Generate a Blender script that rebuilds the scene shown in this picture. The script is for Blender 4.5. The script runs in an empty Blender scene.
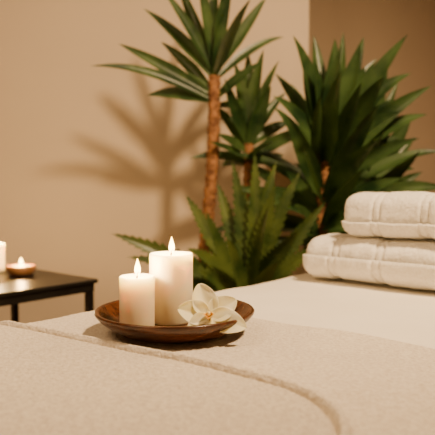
import bpy, bmesh, math, random
from mathutils import Vector, Matrix, noise
random.seed(7)
S=bpy.context.scene
COL=S.collection

# ---------------------------------------------------------------- helpers
def mk(name, verts, faces, mat, smooth=True, uvs=None):
    me=bpy.data.meshes.new(name); me.from_pydata([tuple(v) for v in verts],[],faces)
    me.update()
    ob=bpy.data.objects.new(name,me); COL.objects.link(ob)
    if mat: me.materials.append(mat)
    if smooth:
        for p in me.polygons: p.use_smooth=True
    return ob
def group(name, loc, obs):
    e=bpy.data.objects.new(name,None); COL.objects.link(e); e.location=loc; e.empty_display_size=.05
    for o in obs:
        o.parent=e; o.matrix_parent_inverse=Matrix.Translation(-Vector(loc))
    return e
def fixn(ob):
    bm=bmesh.new(); bm.from_mesh(ob.data); bmesh.ops.recalc_face_normals(bm,faces=bm.faces); bm.to_mesh(ob.data); bm.free()
def upn(o):
    bm=bmesh.new(); bm.from_mesh(o.data)
    if sum(f.normal.z for f in bm.faces)<0: bmesh.ops.reverse_faces(bm,faces=bm.faces)
    bm.to_mesh(o.data); bm.free()
TEX={}
def fuzz(o,levels,size,strength):
    k=(size,)
    if k not in TEX:
        t=bpy.data.textures.new('terry_loops_%g'%size,'CLOUDS'); t.noise_scale=size; t.noise_depth=1; t.noise_basis='ORIGINAL_PERLIN'; TEX[k]=t
    if levels:
        m=o.modifiers.new('sub','SUBSURF'); m.subdivision_type='SIMPLE'; m.levels=levels; m.render_levels=levels
    d=o.modifiers.new('disp','DISPLACE'); d.texture=TEX[k]; d.strength=strength; d.mid_level=.5; d.texture_coords='LOCAL'
def box(name, lo, hi, mat, bevel=0.0):
    x0,y0,z0=lo; x1,y1,z1=hi
    v=[(x0,y0,z0),(x1,y0,z0),(x1,y1,z0),(x0,y1,z0),(x0,y0,z1),(x1,y0,z1),(x1,y1,z1),(x0,y1,z1)]
    f=[(0,3,2,1),(4,5,6,7),(0,1,5,4),(1,2,6,5),(2,3,7,6),(3,0,4,7)]
    ob=mk(name,v,f,mat,False)
    if bevel>0:
        m=ob.modifiers.new('b','BEVEL'); m.width=bevel; m.segments=3
    return ob
def lathe(name, prof, mat, loc=(0,0,0), n=64, wob=0.0):
    vs=[];fs=[]
    for (r,z) in prof:
        for i in range(n):
            a=2*math.pi*i/n
            k=1+wob*noise.noise(Vector((math.cos(a)*1.5,math.sin(a)*1.5,z*20)))
            vs.append((loc[0]+r*k*math.cos(a),loc[1]+r*k*math.sin(a),loc[2]+z))
    for j in range(len(prof)-1):
        for i in range(n):
            a=j*n+i;b=j*n+(i+1)%n
            fs.append((a,b,b+n,a+n))
    ob=mk(name,vs,fs,mat); 
    bm=bmesh.new(); bm.from_mesh(ob.data); bmesh.ops.remove_doubles(bm,verts=bm.verts,dist=1e-5)
    bmesh.ops.recalc_face_normals(bm,faces=bm.faces); bm.to_mesh(ob.data); bm.free()
    return ob
def tube(pts, rads, n=14):
    vs=[];fs=[]
    m=len(pts)
    for j,p in enumerate(pts):
        p=Vector(p)
        t=(Vector(pts[min(j+1,m-1)])-Vector(pts[max(j-1,0)])).normalized()
        a=t.cross(Vector((0,1,0.01)))
        if a.length<.1: a=t.cross(Vector((1,0,0)))
        a.normalize(); b=t.cross(a)
        for i in range(n):
            g=2*math.pi*i/n
            vs.append(p+rads[j]*(math.cos(g)*a+math.sin(g)*b))
    for j in range(m-1):
        for i in range(n):
            q=j*n+i;w=j*n+(i+1)%n
            fs.append((q,w,w+n,q+n))
    fs.append(tuple(range(n))); fs.append(tuple((m-1)*n+i for i in range(n)))
    return vs,fs
def tubeo(name,pts,rads,mat,n=14):
    v,f=tube(pts,rads,n); o=mk(name,v,f,mat); fixn(o); return o

# ---------------------------------------------------------------- materials
def newmat(name):
    m=bpy.data.materials.new(name); m.use_nodes=True
    nt=m.node_tree; b=nt.nodes['Principled BSDF']; return m,nt,b
def matnoise(name, c1, c2, scale=5, rough=.6, bump=0, bscale=50, bdist=.002, detail=4, **kw):
    m,nt,b=newmat(name)
    tc=nt.nodes.new('ShaderNodeTexCoord')
    n=nt.nodes.new('ShaderNodeTexNoise'); n.inputs['Scale'].default_value=scale; n.inputs['Detail'].default_value=detail
    nt.links.new(tc.outputs['Object'],n.inputs['Vector'])
    r=nt.nodes.new('ShaderNodeValToRGB'); r.color_ramp.elements[0].position=.35; r.color_ramp.elements[1].position=.65
    r.color_ramp.elements[0].color=(*c1,1); r.color_ramp.elements[1].color=(*c2,1)
    nt.links.new(n.outputs['Fac'],r.inputs['Fac']); nt.links.new(r.outputs['Color'],b.inputs['Base Color'])
    b.inputs['Roughness'].default_value=rough
    if bump:
        n2=nt.nodes.new('ShaderNodeTexNoise'); n2.inputs['Scale'].default_value=bscale; n2.inputs['Detail'].default_value=3
        nt.links.new(tc.outputs['Object'],n2.inputs['Vector'])
        bp=nt.nodes.new('ShaderNodeBump'); bp.inputs['Strength'].default_value=bump; bp.inputs['Distance'].default_value=bdist
        nt.links.new(n2.outputs['Fac'],bp.inputs['Height']); nt.links.new(bp.outputs['Normal'],b.inputs['Normal'])
    for k,v in kw.items():
        b.inputs[k.replace('_',' ')].default_value=v
    return m
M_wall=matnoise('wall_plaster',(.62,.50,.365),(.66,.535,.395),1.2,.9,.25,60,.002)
M_wall_shade=matnoise('wall_plaster_shaded',(.38,.28,.19),(.41,.31,.21),1.2,.9,.25,60,.002)  # same plaster, with the shade of the set-back wall put into its colour
M_ceil=matnoise('ceiling_paint',(.60,.52,.42),(.64,.56,.46),2,.9)
M_floor=matnoise('floor_wood',(.10,.05,.025),(.17,.09,.05),3,.4)
M_trim=matnoise('trim_paint',(.55,.47,.38),(.58,.5,.4),3,.6)
def terry(name,c1,c2,strength=1.0,scale=230,dist=.006):
    m=matnoise(name,c1,c2,200,.95,0)
    nt=m.node_tree; b=nt.nodes['Principled BSDF']
    tc=[n for n in nt.nodes if n.type=='TEX_COORD'][0]
    n2=nt.nodes.new('ShaderNodeTexNoise'); n2.inputs['Scale'].default_value=scale; n2.inputs['Detail'].default_value=3; n2.inputs['Roughness'].default_value=.7
    n3=nt.nodes.new('ShaderNodeTexNoise'); n3.inputs['Scale'].default_value=80; n3.inputs['Detail'].default_value=2
    nt.links.new(tc.outputs['Object'],n2.inputs['Vector']); nt.links.new(tc.outputs['Object'],n3.inputs['Vector'])
    ad=nt.nodes.new('ShaderNodeMath'); ad.operation='MULTIPLY_ADD'; ad.inputs[1].default_value=.5
    nt.links.new(n3.outputs['Fac'],ad.inputs[0]); nt.links.new(n2.outputs['Fac'],ad.inputs[2])
    bp=nt.nodes.new('ShaderNodeBump'); bp.inputs['Strength'].default_value=strength; bp.inputs['Distance'].default_value=dist
    nt.links.new(ad.outputs[0],bp.inputs['Height']); nt.links.new(bp.outputs['Normal'],b.inputs['Normal'])
    b.inputs['Sheen Weight'].default_value=.2; b.inputs['Sheen Roughness'].default_value=.6
    return m
M_terry=terry('terry_cloth_cream',(.74,.645,.525),(.93,.85,.72),.8,260,.005)
M_terry2=terry('terry_cloth_cream_fold',(.69,.60,.49),(.89,.81,.68),.8,260,.005)
M_towel=terry('terry_cloth_white',(.86,.81,.73),(.96,.93,.86),.7,230,.004)
M_sheet=matnoise('cotton_sheet',(.87,.82,.72),(.90,.85,.76),8,.85,.25,25,.004)
M_vinyl=matnoise('table_vinyl',(.5,.42,.33),(.55,.46,.36),8,.6)
M_wood=matnoise('beech_wood',(.32,.17,.08),(.42,.24,.12),6,.5)
M_black=matnoise('black_metal',(.008,.007,.007),(.013,.012,.011),12,.38)
M_pot=matnoise('ceramic_pot',(.12,.10,.085),(.17,.14,.12),6,.5)
M_soil=matnoise('soil',(.02,.013,.008),(.05,.03,.02),50,1,.8,60,.01)
M_wick=matnoise('wick',(.01,.008,.006),(.03,.02,.015),80,.9)
def platewood():
    m,nt,b=newmat('walnut_wood')
    tc=nt.nodes.new('ShaderNodeTexCoord'); mp=nt.nodes.new('ShaderNodeMapping'); mp.inputs['Scale'].default_value=(1,9,6)
    n=nt.nodes.new('ShaderNodeTexNoise'); n.inputs['Scale'].default_value=14; n.inputs['Detail'].default_value=6
    r=nt.nodes.new('ShaderNodeValToRGB'); r.color_ramp.elements[0].position=.35; r.color_ramp.elements[1].position=.7
    r.color_ramp.elements[0].color=(.036,.011,.004,1); r.color_ramp.elements[1].color=(.125,.043,.015,1)
    nt.links.new(tc.outputs['Object'],mp.inputs['Vector']); nt.links.new(mp.outputs['Vector'],n.inputs['Vector'])
    nt.links.new(n.outputs['Fac'],r.inputs['Fac']); nt.links.new(r.outputs['Color'],b.inputs['Base Color'])
    b.inputs['Roughness'].default_value=.25
    return m
M_plate=platewood()
def waxmat():
    m,nt,b=newmat('candle_wax')
    b.inputs['Base Color'].default_value=(.94,.81,.56,1)
    b.inputs['Roughness'].default_value=.45
    b.inputs['Subsurface Weight'].default_value=.7
    b.inputs['Subsurface Radius'].default_value=(1,.88,.60)
    b.inputs['Subsurface Scale'].default_value=.022
    return m
M_wax=waxmat()
def flamemat():
    m=bpy.data.materials.new('flame'); m.use_nodes=True; nt=m.node_tree; nt.nodes.clear()
    o=nt.nodes.new('ShaderNodeOutputMaterial'); a=nt.nodes.new('ShaderNodeAddShader')
    e=nt.nodes.new('ShaderNodeEmission'); t=nt.nodes.new('ShaderNodeBsdfTransparent')
    tc=nt.nodes.new('ShaderNodeTexCoord'); s=nt.nodes.new('ShaderNodeSeparateXYZ'); r=nt.nodes.new('ShaderNodeValToRGB')
    nt.links.new(tc.outputs['Generated'],s.inputs[0]); nt.links.new(s.outputs['Z'],r.inputs['Fac'])
    r.color_ramp.elements[0].color=(1,.34,.05,1); r.color_ramp.elements[0].position=.0
    r.color_ramp.elements[1].color=(1,.50,.08,1); r.color_ramp.elements[1].position=1
    k=r.color_ramp.elements.new(.35); k.color=(1,.72,.26,1)
    nt.links.new(r.outputs['Color'],e.inputs['Color']); e.inputs['Strength'].default_value=14
    nt.links.new(e.outputs[0],a.inputs[0]); nt.links.new(t.outputs[0],a.inputs[1]); nt.links.new(a.outputs[0],o.inputs['Surface'])
    return m
M_flame=flamemat()
def leafmat(name,c1,c2,sc=14):
    m=matnoise(name,c1,c2,sc,.36,.3,70,.002)
    nt=m.node_tree; b=nt.nodes['Principled BSDF']; out=[n for n in nt.nodes if n.type=='OUTPUT_MATERIAL'][0]
    tr=nt.nodes.new('ShaderNodeBsdfTranslucent'); tr.inputs['Color'].default_value=(c2[0]*1.6,c2[1]*1.6,c2[2],1)
    mx=nt.nodes.new('ShaderNodeMixShader'); mx.inputs[0].default_value=.16
    nt.links.new(b.outputs[0],mx.inputs[1]); nt.links.new(tr.outputs[0],mx.inputs[2]); nt.links.new(mx.outputs[0],out.inputs['Surface'])
    return m
M_leaf=leafmat('yucca_leaf',(.014,.040,.012),(.070,.125,.034),9)
M_leafC=leafmat('dracaena_leaf',(.013,.038,.012),(.070,.130,.036),9)
M_fern=leafmat('toothed_leaf',(.028,.060,.015),(.115,.160,.036),9)
M_trunk=matnoise('trunk_bark',(.12,.045,.016),(.36,.165,.062),45,.85,.9,60,.01)
def petalmat():
    m=matnoise('orchid_petal',(.89,.80,.44),(.94,.88,.60),30,.5)
    nt=m.node_tree; b=nt.nodes['Principled BSDF']
    b.inputs['Subsurface Weight'].default_value=.5; b.inputs['Subsurface Scale'].default_value=.006
    b.inputs['Subsurface Radius'].default_value=(1,.8,.4)
    return m
M_petal=petalmat()
M_lip=matnoise('orchid_lip',(.80,.46,.06),(.92,.66,.16),60,.5)

# ---------------------------------------------------------------- room
YB=3.0; XC=.447
box('wall_back',(-2.7,YB,0),(XC,YB+.15,3.0),M_wall)
box('wall_return',(XC-.15,YB+.15,0),(XC,3.6,3.0),M_wall_shade)
box('wall_alcove',(XC-.15,3.6,0),(2.9,3.75,3.0),M_wall_shade)
box('wall_left',(-2.85,-1.6,0),(-2.7,3.15,3.0),M_wall)
box('wall_right',(2.75,-1.6,0),(2.9,3.6,3.0),M_wall)
box('wall_front',(-2.7,-1.75,0),(2.75,-1.6,3.0),M_wall)
box('floor',(-2.85,-1.75,-.1),(2.9,3.75,0),M_floor)
box('ceiling',(-2.85,-1.75,3.0),(2.9,3.75,3.1),M_ceil)
box('baseboard_back',(-2.7,YB-.015,0),(XC,YB,.09),M_trim)
box('baseboard_alcove',(XC,3.585,0),(2.75,3.6,.09),M_trim)

# ---------------------------------------------------------------- massage table
C0=Vector((.28,1.72)); U=Vector((-.659,-.752)); V=Vector((.752,-.659))
TL,TW,TZ=1.95,.80,.75
def P(u,v,z): 
    q=C0+U*u+V*v; return Vector((q.x,q.y,z))
def ubox(name,u0,u1,v0,v1,z0,z1,mat,bevel=0):
    vs=[P(u,v,z) for z in (z0,z1) for (u,v) in ((u0,v0),(u1,v0),(u1,v1),(u0,v1))]
    f=[(0,3,2,1),(4,5,6,7),(0,1,5,4),(1,2,6,5),(2,3,7,6),(3,0,4,7)]
    o=mk(name,vs,f,mat,False); fixn(o)
    if bevel: m=o.modifiers.new('b','BEVEL'); m.width=bevel; m.segments=4
    return o
parts=[ubox('mattress',.02,TL-.02,.02,TW-.02,.66,TZ-.008,M_vinyl,.03),
       ubox('frame_rail_side',.05,TL-.05,.05,.08,.56,.66,M_wood,.004),
       ubox('frame_rail_side_b',.05,TL-.05,TW-.08,TW-.05,.56,.66,M_wood,.004),
       ubox('frame_rail_end',.05,.08,.08,TW-.08,.56,.66,M_wood,.004),
       ubox('frame_rail_end_b',TL-.08,TL-.05,.08,TW-.08,.56,.66,M_wood,.004)]
i=0
for u in (.08,TL-.14):
    for v in (.08,TW-.14):
        i+=1; parts.append(ubox('leg_%d'%i,u,u+.06,v,v+.06,0,.6,M_wood,.004))
parts.append(ubox('stretcher',.1,TL-.1,.37,.41,.2,.25,M_wood,.003))
group('massage_table',(P(TL/2,TW/2,0)),parts)

def edge(s,L,r):
    def f(e):
        q=r*math.pi/2
        if e<q:
            a=e/r; return r*math.sin(a), r*(1-math.cos(a))
        return r, r+(e-q)
    if s<r: h,d=f(r-s); return r-h, d
    if s>L-r: h,d=f(s-(L-r)); return L-r+h, d
    return s,0
def und(u,v,k=1):
    return k*(.0035*noise.noise(Vector((u*5,v*5,0)))+.0018*noise.noise(Vector((u*13,v*9,3))))
def cloth(name,su,sv,r,off,mat,k=1,thick=.004):
    vs=[];fs=[]
    nu,nv=len(su),len(sv)
    for a in su:
        for b in sv:
            v_,dv=edge(b,TW,r)
            u_,du=edge(a,TL,r)
            z=TZ+off-du-dv+und(u_,v_,k)*(1 if du+dv<.01 else .3)
            dr=du+dv
            w=0
            if dr>r: w=.012*min(1,(dr-r)/.15)*(1+math.sin(u_*22+v_*19))
            ov=(-1 if v_<=TW/2 else 1)*(off+w) if dv>r*.5 else (off*(-1 if v_<TW/2 else 1)*(dv/(r*.5)) if dv>0 else 0)
            ou=(-1 if u_<=TL/2 else 1)*(w+off) if du>r*.5 else 0
            vs.append(P(u_+ou,v_+ov,z))
    for i in range(nu-1):
        for j in range(nv-1):
            q=i*nv+j; fs.append((q,q+1,q+nv+1,q+nv))
    o=mk(name,vs,fs,mat); fixn(o); upn(o)
    m=o.modifiers.new('s','SOLIDIFY'); m.thickness=thick; m.offset=-1
    return o
def lin(a,b,n): return [a+(b-a)*i/(n-1) for i in range(n)]
cloth('bed_sheet',lin(-.28,TL+.2,150),lin(-.28,TW+.28,110),.035,.004,M_sheet,k=1.0,thick=.003)
def ufar(v):
    v=max(-.1,min(.9,v))
    return .64+.15*max(0,(.33-v)/.33)**1.6 + .004*math.sin(v*23)
def blanket(name,mat,off):
    su=[0,.001,.004,.009,.016]+lin(.03,1.32,130); sv=lin(-.25,TW+.25,140)
    vs=[];fs=[]
    for k,a in enumerate(su):
        for b in sv:
            v_,dv=edge(b,TW,.038)
            u=ufar(v_)+a
            e=min(1,a/.014); lift=off*math.sqrt(max(0,1-(1-e)**2))
            z=TZ+.004+lift-dv+und(u,v_,1.0)*(1 if dv<.01 else .3)
            s=-1 if v_<TW/2 else 1
            ov=s*(off+.004)*min(1,dv/.02)
            if dv>.04: ov+=s*.010*min(1,(dv-.04)/.12)*(1+math.sin(u*24))
            vs.append(P(u,v_+ov,z))
    nv=len(sv)
    for i in range(len(su)-1):
        for j in range(nv-1):
            q=i*nv+j; fs.append((q,q+nv,q+nv+1,q+1))
    o=mk(name,vs,fs,mat); fixn(o); upn(o)
    fuzz(o,2,.0042,.0034)
    return o
blanket('terry_blanket',M_terry,.012)
HV=.678; HR=.15
def umin(v):
    return .925+.055*max(0,(.40-v)/.40)**1.3
def hemcurve():
    pts=[]
    for v in lin(-.22,HV-HR,90):
        pts.append((umin(v),v))
    u0=umin(HV-HR)
    for i in range(1,25):
        a=i/24*math.pi/2
        pts.append((u0+HR*.85*(1-math.cos(a)),HV-HR+HR*math.sin(a)))
    for u in lin(u0+HR*.85+.01,1.9,50): pts.append((u,HV+.01*math.sin((u-1)*4)))
    return pts
hc=hemcurve()
def fold():
    n=len(hc)
    prof=[(0,-.002),(.0004,.002),(.0012,.0062),(.0030,.0096),(.0060,.0114),(.0088,.0106),(.0112,.0070),(.0126,.0018),(.0142,-.0018),(.0162,.0006),(.0178,.0048),(.0206,.0068),(.025,.0072),(.033,.0070)]
    nor=[]
    for i in range(n):
        a=Vector(hc[max(0,i-1)]); b=Vector(hc[min(n-1,i+1)]); t=(b-a).normalized(); nor.append(Vector((t.y,-t.x)))
    ctr=Vector((1.35,.2))
    vs=[];rows=[]
    def pt(u,b,h):
        v_,dv=edge(b,TW,.045)
        z=TZ+.016+h-dv+und(u,v_,1.0)*(1 if dv<.01 else .3)
        s=-1
        ov=s*(h+.018)*min(1,dv/.02)
        if dv>.045: ov+=s*.011*min(1,(dv-.045)/.12)*(1+math.sin(u*24))
        return P(u,v_+ov,z)
    for d,h in prof:
        row=[]
        for i in range(n):
            q=Vector(hc[i]); nn=nor[i]
            if nn.dot(ctr-q)<0: nn=-nn
            p=q+nn*d
            row.append(p); vs.append(pt(p.x,p.y,h))
        rows.append(row)
    last=rows[-1]
    K=80
    for k in range(1,K+1):
        t=k/K
        for i in range(n):
            q=last[i]; tgt=Vector((1.9,min(q.y,HV-.04)*.98))
            p=q.lerp(tgt,t**1.3)
            vs.append(pt(p.x,p.y,.0070))
    R=len(prof)+K; fs=[]
    for j in range(R-1):
        for i in range(n-1):
            q=j*n+i; fs.append((q,q+1,q+n+1,q+n))
    o=mk('folded_terry_towel',vs,fs,M_terry2); fixn(o); upn(o)
    fuzz(o,2,.0042,.0026)
fold()

# ---------------------------------------------------------------- rolled white towels
def rolled(name,u0,v0,length,depth,height,z0,seed,bands,phase=0.0):
    turns=3.1; N=440
    vs=[];fs=[]
    A,B=depth/2,height/2
    pts=[]
    for i in range(N):
        t=i/(N-1); ang=phase+2*math.pi*turns*t
        rr=max(.08,1-(turns*(1-t))*.28)
        c,s=math.cos(ang),math.sin(ang)
        e=2/2.7
        x=math.copysign(abs(c)**e,c); y=math.copysign(abs(s)**e,s)
        pts.append((x*(A*rr+(A-B)*(1-rr)*.75), y*B*rr))
    M=240
    cols=lin(0,1,M)
    def bandf(q):
        d=0
        for (c,w) in bands:
            x=abs(q-c)
            if x<w+.003: 
                d=max(d,.0065*min(1,(w+.003-x)/.003)-(.004 if x<w*.5 else 0)*min(1,(w*.5-x)/.002 if x<w*.5 else 0))
        return d
    for j in range(M):
        q=cols[j]*length
        e=min(q,length-q); rnd_=1-.14*max(0,1-e/.024)**2
        for i,(x,y) in enumerate(pts):
            t=i/(N-1)
            outer=1 if t>1-1.02/turns else 0
            nn=noise.noise(Vector((x*14+seed,y*14,q*9)))*.0055+noise.noise(Vector((x*45,y*45+seed,q*40)))*.0020
            f=1+ (nn-bandf(q))/max(.02,math.hypot(x,y))*outer
            endj=(.004*noise.noise(Vector((i*.03,seed,0))) - .006*(1-t))*(-1 if j==0 else (1 if j==M-1 else 0))
            vs.append(P(u0-A+x*f*rnd_, v0+q+endj, z0+B+y*f*rnd_))
    for j in range(M-1):
        for i in range(N-1):
            a=j*N+i; fs.append((a,a+1,a+N+1,a+N))
    o=mk(name,vs,fs,M_towel); fixn(o)
    m=o.modifiers.new('s','SOLIDIFY'); m.thickness=.007; m.offset=0
    fuzz(o,0,.006,.0025)
    return o
rolled('rolled_towel',.215,.092,.46,.19,.118,TZ+.009,3,[(.085,.012),(.20,.012)],phase=-.6)
rolled('rolled_towel',.195,.190,.42,.165,.116,TZ+.120,8,[(.085,.012),(.20,.012)],phase=-.9)

# ---------------------------------------------------------------- plate, candles, orchid
ZT=TZ+.0195
pc=(-.066,.93)
prof=[(0,0),(.082,0),(.088,.002),(.102,.010),(.116,.021),(.1225,.0285),(.1235,.0315),(.122,.0335),(.119,.0335),(.116,.031),(.106,.019),(.096,.0115),(.088,.0095),(0,.009)]
lathe('wooden_plate',prof,M_plate,(pc[0],pc[1],ZT),96)
ZP=ZT+.0095
def flame(loc,h,w):
    prof=[(0,0),(.45,.05),(.85,.16),(1,.30),(.9,.45),(.62,.65),(.34,.82),(.12,.95),(0,1)]
    o=lathe('flame',[(r*w,z*h) for r,z in prof],M_flame,loc,24); return o
def candle(name,loc,r,h,fh=.026,fw=.0048,watt=.5):
    x,y,z=loc
    prof=[(0,0),(r*.97,0),(r,.002),(r,h*.5),(r,h-.004),(r*.985,h-.0015),(r*.95,h),(r*.90,h-.001),(r*.82,h-.005),(r*.5,h-.008),(0,h-.0085)]
    b=lathe('wax_body',prof,M_wax,loc,64,.012)
    zt=z+h-.0085
    w=tubeo('wick',[(x,y,zt-.004),(x,y,zt+.006),(x+.001,y,zt+.012),(x+.0025,y,zt+.015)],[.0011,.0011,.001,.0008],M_wick,8)
    f=flame((x+.001,y,zt+.009),fh,fw)
    l=bpy.data.lights.new('candle_light','POINT'); l.energy=watt; l.color=(1,.66,.29); l.shadow_soft_size=.006
    lo=bpy.data.objects.new('candle_light',l); COL.objects.link(lo); lo.location=(x+.001,y,zt+.022)
    group(name,loc,[b,w,f,lo])
candle('pillar_candle',(-.1215,.905,ZP),.0265,.079,watt=1.0)
candle('pillar_candle',(-.0735,.952,ZP),.0345,.108,watt=1.5)

def petal(mat,center,dirv,normal,length,width,cup,curl,name,ruf=0):
    d=Vector(dirv).normalized(); n=Vector(normal); n=(n-d*n.dot(d)).normalized(); s=d.cross(n)
    vs=[];fs=[];NU,NV=16,11
    for i in range(NU+1):
        t=i/NU
        w=width*.5*(math.sin(math.pi*min(1,(t*.93+.04))**.8)**.75)
        if i==NU: w=width*.04
        for j in range(NV):
            q=-1+2*j/(NV-1)
            h=cup*(q*q)*w/(width*.5)*width + curl*t*t*length + ruf*math.sin(q*6+t*9)*w*abs(q)
            h-= .0012*(1-abs(q))**4
            vs.append(Vector(center)+d*(t*length)+s*(q*w)+n*h)
    for i in range(NU):
        for j in range(NV-1):
            a=i*NV+j; fs.append((a,a+1,a+NV+1,a+NV))
    o=mk(name,vs,fs,mat); m=o.modifiers.new('s','SOLIDIFY'); m.thickness=.0009
    m2=o.modifiers.new('ss','SUBSURF'); m2.levels=1; m2.render_levels=1
    return o
FC=Vector((-.012,.860,ZT+.036))
fn=Vector((.0,-.86,.50)).normalized()
fx=Vector((1,.1,0)); fx=(fx-fn*fx.dot(fn)).normalized(); fy=fn.cross(fx)
if fy.z<0: fy=-fy
ps=[]
for k,(ang,L,W,cup,curl,nm) in enumerate([
    (104,.050,.038,.22,.06,'dorsal_sepal'),
    (28,.046,.038,.14,.02,'petal_right'),
    (166,.046,.038,.16,.06,'petal_left'),
    (-22,.056,.038,.12,-.06,'sepal_right'),
    (222,.042,.030,.15,.02,'sepal_left')]):
    a=math.radians(ang); d=fx*math.cos(a)+fy*math.sin(a)+fn*.12
    ps.append(petal(M_petal,FC+fn*.001*k,d,fn,L,W,cup,curl,nm,ruf=.08))
ps.append(petal(M_lip,FC+fn*.004,(fx*-.1-fy*1.0+fn*.9),fn+fy*.6,.020,.014,.6,.35,'lip'))
ps.append(petal(M_lip,FC+fn*.004,(fx*.75-fy*.2+fn*.8),fn-fx*.5,.012,.009,.5,.3,'lip_lobe_r'))
ps.append(petal(M_lip,FC+fn*.004,(-fx*.75-fy*.2+fn*.8),fn+fx*.5,.012,.009,.5,.3,'lip_lobe_l'))
ps.append(tubeo('column',[FC,FC+fn*.006+fy*.002,FC+fn*.012+fy*.001,FC+fn*.014],[.003,.0035,.003,.001],M_petal,12))
ps.append(tubeo('stem',[FC-fn*.002,FC-fn*.012-fy*.006,FC-fn*.016-fy*.014],[.002,.0018,.0018],M_fern,8))
group('orchid_flower',FC,ps)

# ---------------------------------------------------------------- side table with candles
A=Vector((-.437,2.2)); su_=Vector((-.65,-.76)); sv_=Vector((-.76,.65)); SZ=.650
def SP(a,b,z): q=A+su_*a+sv_*b; return Vector((q.x,q.y,z))
def sbox(name,a0,a1,b0,b1,z0,z1,mat,bev=.002):
    vs=[SP(a,b,z) for z in (z0,z1) for (a,b) in ((a0,b0),(a1,b0),(a1,b1),(a0,b1))]
    f=[(0,3,2,1),(4,5,6,7),(0,1,5,4),(1,2,6,5),(2,3,7,6),(3,0,4,7)]
    o=mk(name,vs,f,mat,False); fixn(o); m=o.modifiers.new('b','BEVEL'); m.width=bev; m.segments=2
    return o
SA,SB=.46,.56
sp=[sbox('top',0,SA,0,SB,SZ-.014,SZ,M_black),
    sbox('apron_1',.01,SA-.01,.01,.03,SZ-.045,SZ-.014,M_black),sbox('apron_2',.01,SA-.01,SB-.03,SB-.01,SZ-.045,SZ-.014,M_black),
    sbox('apron_3',.01,.03,.03,SB-.03,SZ-.045,SZ-.014,M_black),sbox('apron_4',SA-.03,SA-.01,.03,SB-.03,SZ-.045,SZ-.014,M_black),
    sbox('lower_shelf',.02,SA-.02,.02,SB-.02,.18,.195,M_black)]
k=0
for a in (.005,SA-.03):
    for b in (.02,SB-.03):
        k+=1; sp.append(sbox('leg_%d'%k,a,a+.025,b,b+.025,0,SZ-.014,M_black))
group('side_table',(SP(SA/2,SB/2,0)),sp)
tx,ty=-.752,2.30
hb=lathe('holder',[(0,0),(.036,0),(.046,.006),(.054,.02),(.056,.034),(.052,.037),(.047,.033),(.041,.016),(0,.013)],matnoise('amber_wood',(.30,.13,.05),(.45,.22,.09),20,.4),(tx,ty,SZ),48)
tw=lathe('wax_body',[(0,0),(.033,0),(.034,.019),(.031,.021),(0,.019)],M_wax,(tx,ty,SZ+.0145),40)
wk=tubeo('wick',[(tx,ty,SZ+.03),(tx,ty,SZ+.044)],[.0012,.001],M_wick,8)
fl=flame((tx,ty,SZ+.038),.030,.0075)
l=bpy.data.lights.new('tealight_light','POINT'); l.energy=2.6; l.color=(1,.55,.18); l.shadow_soft_size=.008
lo=bpy.data.objects.new('tealight_light',l); COL.objects.link(lo); lo.location=(tx,ty,SZ+.06)
group('tealight_candle',(tx,ty,SZ),[hb,tw,wk,fl,lo])
candle('pillar_candle',(-.875,2.37,SZ),.036,.115,.03,.006,4.0)

# ---------------------------------------------------------------- plants
def leafgeo(vs,fs,base,tip,width,bulge,N0,fold=.22,seg=12,curvex=0,teeth=0):
    base=Vector(base);tip=Vector(tip); L=(tip-base).length
    ctrl=base.lerp(tip,.55)+Vector((curvex*L,0,bulge*L))
    N0=Vector(N0)
    o=len(vs)
    for i in range(seg+1):
        t=i/seg
        p=base*(1-t)**2+ctrl*2*t*(1-t)+tip*t*t
        T=((ctrl-base)*(1-t)+(tip-ctrl)*t).normalized()
        s=T.cross(N0)
        if s.length<.05: s=T.cross(Vector((1,0,0)))
        s.normalize(); n=s.cross(T)
        w=width*.5*min(1,.42+1.7*t)*max(0,1-t**2.6)
        if teeth and i%2: w*=teeth
        w=max(w,.0004)
        vs+= [p-s*w+n*w*fold*2, p-s*w*.5+n*w*fold*.8, p, p+s*w*.5+n*w*fold*.8, p+s*w+n*w*fold*2]
        if teeth and not i%2:
            f=T*(L/seg*.9); vs[-5]=vs[-5]+f; vs[-1]=vs[-1]+f
    for i in range(seg):
        for j in range(4):
            a=o+i*5+j; fs.append((a,a+1,a+6,a+5))
def rn(a,b): return random.uniform(a,b)
def trunk(name,pts,r0,r1):
    P_=[Vector(p) for p in pts]; out=[];rad=[]
    n=90
    for i in range(n):
        t=i/(n-1)*(len(P_)-1); k=min(int(t),len(P_)-2); f=t-k
        a=P_[max(0,k-1)];b=P_[k];c=P_[k+1];d=P_[min(len(P_)-1,k+2)]
        p=.5*((2*b)+(-a+c)*f+(2*a-5*b+4*c-d)*f*f+(-a+3*b-3*c+d)*f**3)
        out.append(p); q=i/(n-1)
        rad.append((r0*(1-q)+r1*q)*(1+.09*(i%3-1))*(1+rn(-.03,.03)))
    return tubeo(name,out,rad,M_trunk,16)
def pot(loc,r,h):
    prof=[(0,0),(r*.72,0),(r*.75,.01),(r*.97,h*.9),(r,h),(r*.93,h),(r*.9,h-.02),(r*.88,h-.03)]
    return [lathe('pot',prof,M_pot,loc,48),lathe('soil',[(0,h-.03),(r*.9,h-.03)],M_soil,loc,48)]
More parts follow.
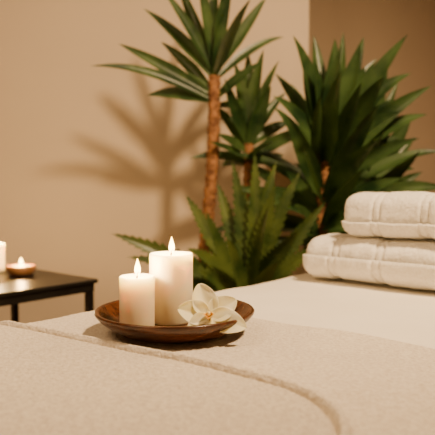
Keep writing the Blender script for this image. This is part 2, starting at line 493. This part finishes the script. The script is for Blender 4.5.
def crown(name,trunk_pts,tips,width,mat,extra,bulge=(.04,.14),eL=(.3,.5),back=-.4):
    vs=[];fs=[]
    top=Vector(trunk_pts[-1]); low=Vector(trunk_pts[0])
    for (x,z,*r) in tips:
        y=top.y+(r[0] if r else rn(-.22,.12))
        h=(z-top.z)
        t=max(0,min(1,.5+h/.6+rn(-.15,.15)))
        b=low.lerp(top,t)
        tip=Vector((x,y,z))
        b=b+(tip-b).normalized()*.012
        hor=abs(x-top.x)/max(.05,(tip-b).length)
        leafgeo(vs,fs,b,tip,width*rn(.8,1.15),rn(*bulge)*(.4+1.3*hor),(rn(-.45,.45),-1,rn(.1,.9)),curvex=rn(-.06,.06))
    for i in range(extra):
        az=rn(0,2*math.pi); el=rn(back,1.35); L=rn(*eL)
        d=Vector((math.cos(az)*math.cos(el),math.sin(az)*math.cos(el)*.75,math.sin(el)))
        b=low.lerp(top,max(0,min(1,.3+.5*el)))
        tip=b+d*L
        if tip.y>2.93 and tip.x<.47: tip.y=2.93-rn(0,.1)
        leafgeo(vs,fs,b,tip,width*rn(.8,1.1),rn(*bulge)*1.3,(rn(-.5,.5),-1,rn(.2,1.2)),curvex=rn(-.06,.06))
    return mk(name,vs,fs,mat)
trA=[(-.095,2.5,.28),(-.075,2.5,.5),(-.05,2.5,.75),(-.02,2.5,1.1),(-.012,2.5,1.44)]
la=crown('leaves',[(-.022,2.5,1.25),(-.012,2.5,1.45)],[
 (-.50,1.46,-.1),(-.40,1.565,-.02),(-.30,1.71,0),(-.17,1.84,.05),(-.09,1.90,-.12),(.0,1.93,.1),(.07,1.88,-.15),(.20,1.76,.0),(.28,1.62,.1),(.18,1.48,-.1),
 (-.22,1.76,-.1),(-.29,1.36,0),(.12,1.66,-.3),(-.24,1.60,.1)],.056,M_leaf,2,(.03,.12),eL=(.3,.4))
trB=[(.03,2.58,.28),(.09,2.6,.6),(.13,2.6,.9),(.133,2.6,1.17)]
lb=crown('leaves_b',[(.133,2.6,1.03),(.133,2.6,1.2)],[
 (.03,1.42),(.07,1.50),(.13,1.56),(.19,1.55),(.25,1.50),(.30,1.40),(.32,1.27),(.0,1.20),(-.02,1.33),(.22,1.40),(.10,1.36),(.28,1.12),(.02,1.08)],.066,M_leaf,8,(.02,.12),eL=(.24,.36))
group('potted_yucca',(-.03,2.54,0),[trunk('trunk',trA,.03,.024),trunk('trunk_b',trB,.027,.022),la,lb]+pot((-.03,2.54,0),.17,.31))
trC=[(.40,2.42,.26),(.41,2.42,.6),(.42,2.42,.85),(.43,2.42,1.10)]
tipsC=[(.28,1.55),(.33,1.50),(.39,1.60),(.455,1.56),(.50,1.60),(.57,1.57),(.64,1.50),(.69,1.54),(.74,1.42),(.79,1.36),(.79,1.26),(.87,1.12,-.1),(.85,.98),(.76,1.0),(.67,.90),(.25,1.25),(.21,1.33),(.23,1.44),(.50,1.35,-.3),(.42,1.38,-.35),(.58,1.37,-.3),(.64,1.25,-.3),(.35,1.30,-.35),(.30,1.12,-.3),(.72,1.16,-.25),(.54,1.53,-.1),(.45,1.50,-.2),(.36,1.46,-.15),(.55,1.15,-.35),(.60,.85,-.2),
 (.70,1.40,.1),(.62,1.46,.1),(.66,1.32,-.1),(.76,1.20,.1),(.82,1.06,.1),(.56,1.27,-.3),(.50,1.05,-.35),(.68,1.02,-.2),(.28,.92,-.2),(.26,1.05,-.1),(.72,.86,0)]
lc=crown('leaves',[(.41,2.42,.70),(.43,2.42,1.12)],tipsC,.082,M_leafC,34,(.02,.16),eL=(.30,.46))
lc2=crown('leaves_b',[(.60,2.55,.62),(.60,2.55,.95)],[(.52,1.35),(.58,1.45),(.66,1.42),(.72,1.34),(.80,1.28),(.85,1.20),(.88,1.05),(.90,.92),(.45,1.22),(.40,1.05),(.75,1.12,-.3),(.62,1.20,-.3),(.52,1.05,-.3),(.70,.95,-.3),(.68,1.50),(.78,1.44)],.078,M_leafC,14,(.02,.14),eL=(.28,.4))
group('potted_dracaena',(.46,2.46,0),[trunk('trunk',trC,.036,.03),trunk('trunk_b',[(.50,2.5,.26),(.57,2.54,.5),(.60,2.55,.75),(.60,2.55,.93)],.032,.026),lc,lc2]+pot((.46,2.46,0),.18,.29))
vs=[];fs=[]
cx,cy,cz=.11,2.22,.56
for (x,z,y) in [(-.38,.815,-.02),(-.31,.74,-.1),(-.115,.955,0),(-.04,.90,-.1),(.056,1.075,.02),(.135,1.11,-.02),(.216,1.075,.03),(.30,1.043,-.03),(.385,.93,-.05),(-.20,.67,-.1),(.37,.78,-.12),(.03,.82,-.22),(.17,.92,-.2),(.27,.84,-.2),(-.10,.78,-.2),(.30,.68,-.2),(.10,1.0,.1),(.0,1.0,.06),(.20,1.0,-.1),(.34,.87,-.02),(-.06,.70,-.18),(.20,.74,-.22)]:
    N0=(rn(-.45,.45),-1,rn(.2,.8)); b=(cx+rn(-.02,.02),cy,cz+rn(-.03,.04)); W=rn(.074,.092)
    leafgeo(vs,fs,b,(x,cy+y,z),W,rn(.03,.12),N0,.16,seg=34,curvex=rn(-.05,.05),teeth=.68)
lf=mk('leaves',vs,fs,M_fern,smooth=False)
ck=tubeo('stem',[(cx,cy,.27),(cx,cy,.4),(cx,cy,.52),(cx,cy,.6)],[.04,.045,.04,.025],M_trunk,16)
group('potted_aloe',(cx,cy,0),[lf,ck]+pot((cx,cy,0),.13,.30))

# ---------------------------------------------------------------- lights
def light(name,typ,loc,target,energy,color,size,**kw):
    l=bpy.data.lights.new(name,typ); l.energy=energy; l.color=color
    if typ=='AREA': l.size=size
    else: l.shadow_soft_size=size
    for k,v in kw.items(): setattr(l,k,v)
    o=bpy.data.objects.new(name,l); COL.objects.link(o); o.location=loc
    o.rotation_euler=(Vector(target)-Vector(loc)).to_track_quat('-Z','Y').to_euler()
    return o
light('ceiling_spot','SPOT',(.95,.45,2.80),(-.05,2.1,.9),450,(1,.68,.37),.13,spot_size=math.radians(100),spot_blend=.9)
light('fill_light','AREA',(-1.2,.2,2.6),(0,1.6,.8),22,(1,.67,.36),.9)  # added soft fill from the front, out of view; no actual lamp here
w=bpy.data.worlds.new('World'); S.world=w; w.use_nodes=True
w.node_tree.nodes['Background'].inputs[0].default_value=(.9,.6,.38,1); w.node_tree.nodes['Background'].inputs[1].default_value=.05

# ---------------------------------------------------------------- camera
c=bpy.data.cameras.new('camera'); c.lens=50; c.sensor_width=36; co=bpy.data.objects.new('camera',c); COL.objects.link(co)
co.location=(0,0,.995); co.rotation_euler=(math.radians(90-3.1),0,0)
c.dof.use_dof=True; c.dof.focus_distance=.93; c.dof.aperture_fstop=5.6
c.clip_start=.02
S.camera=co
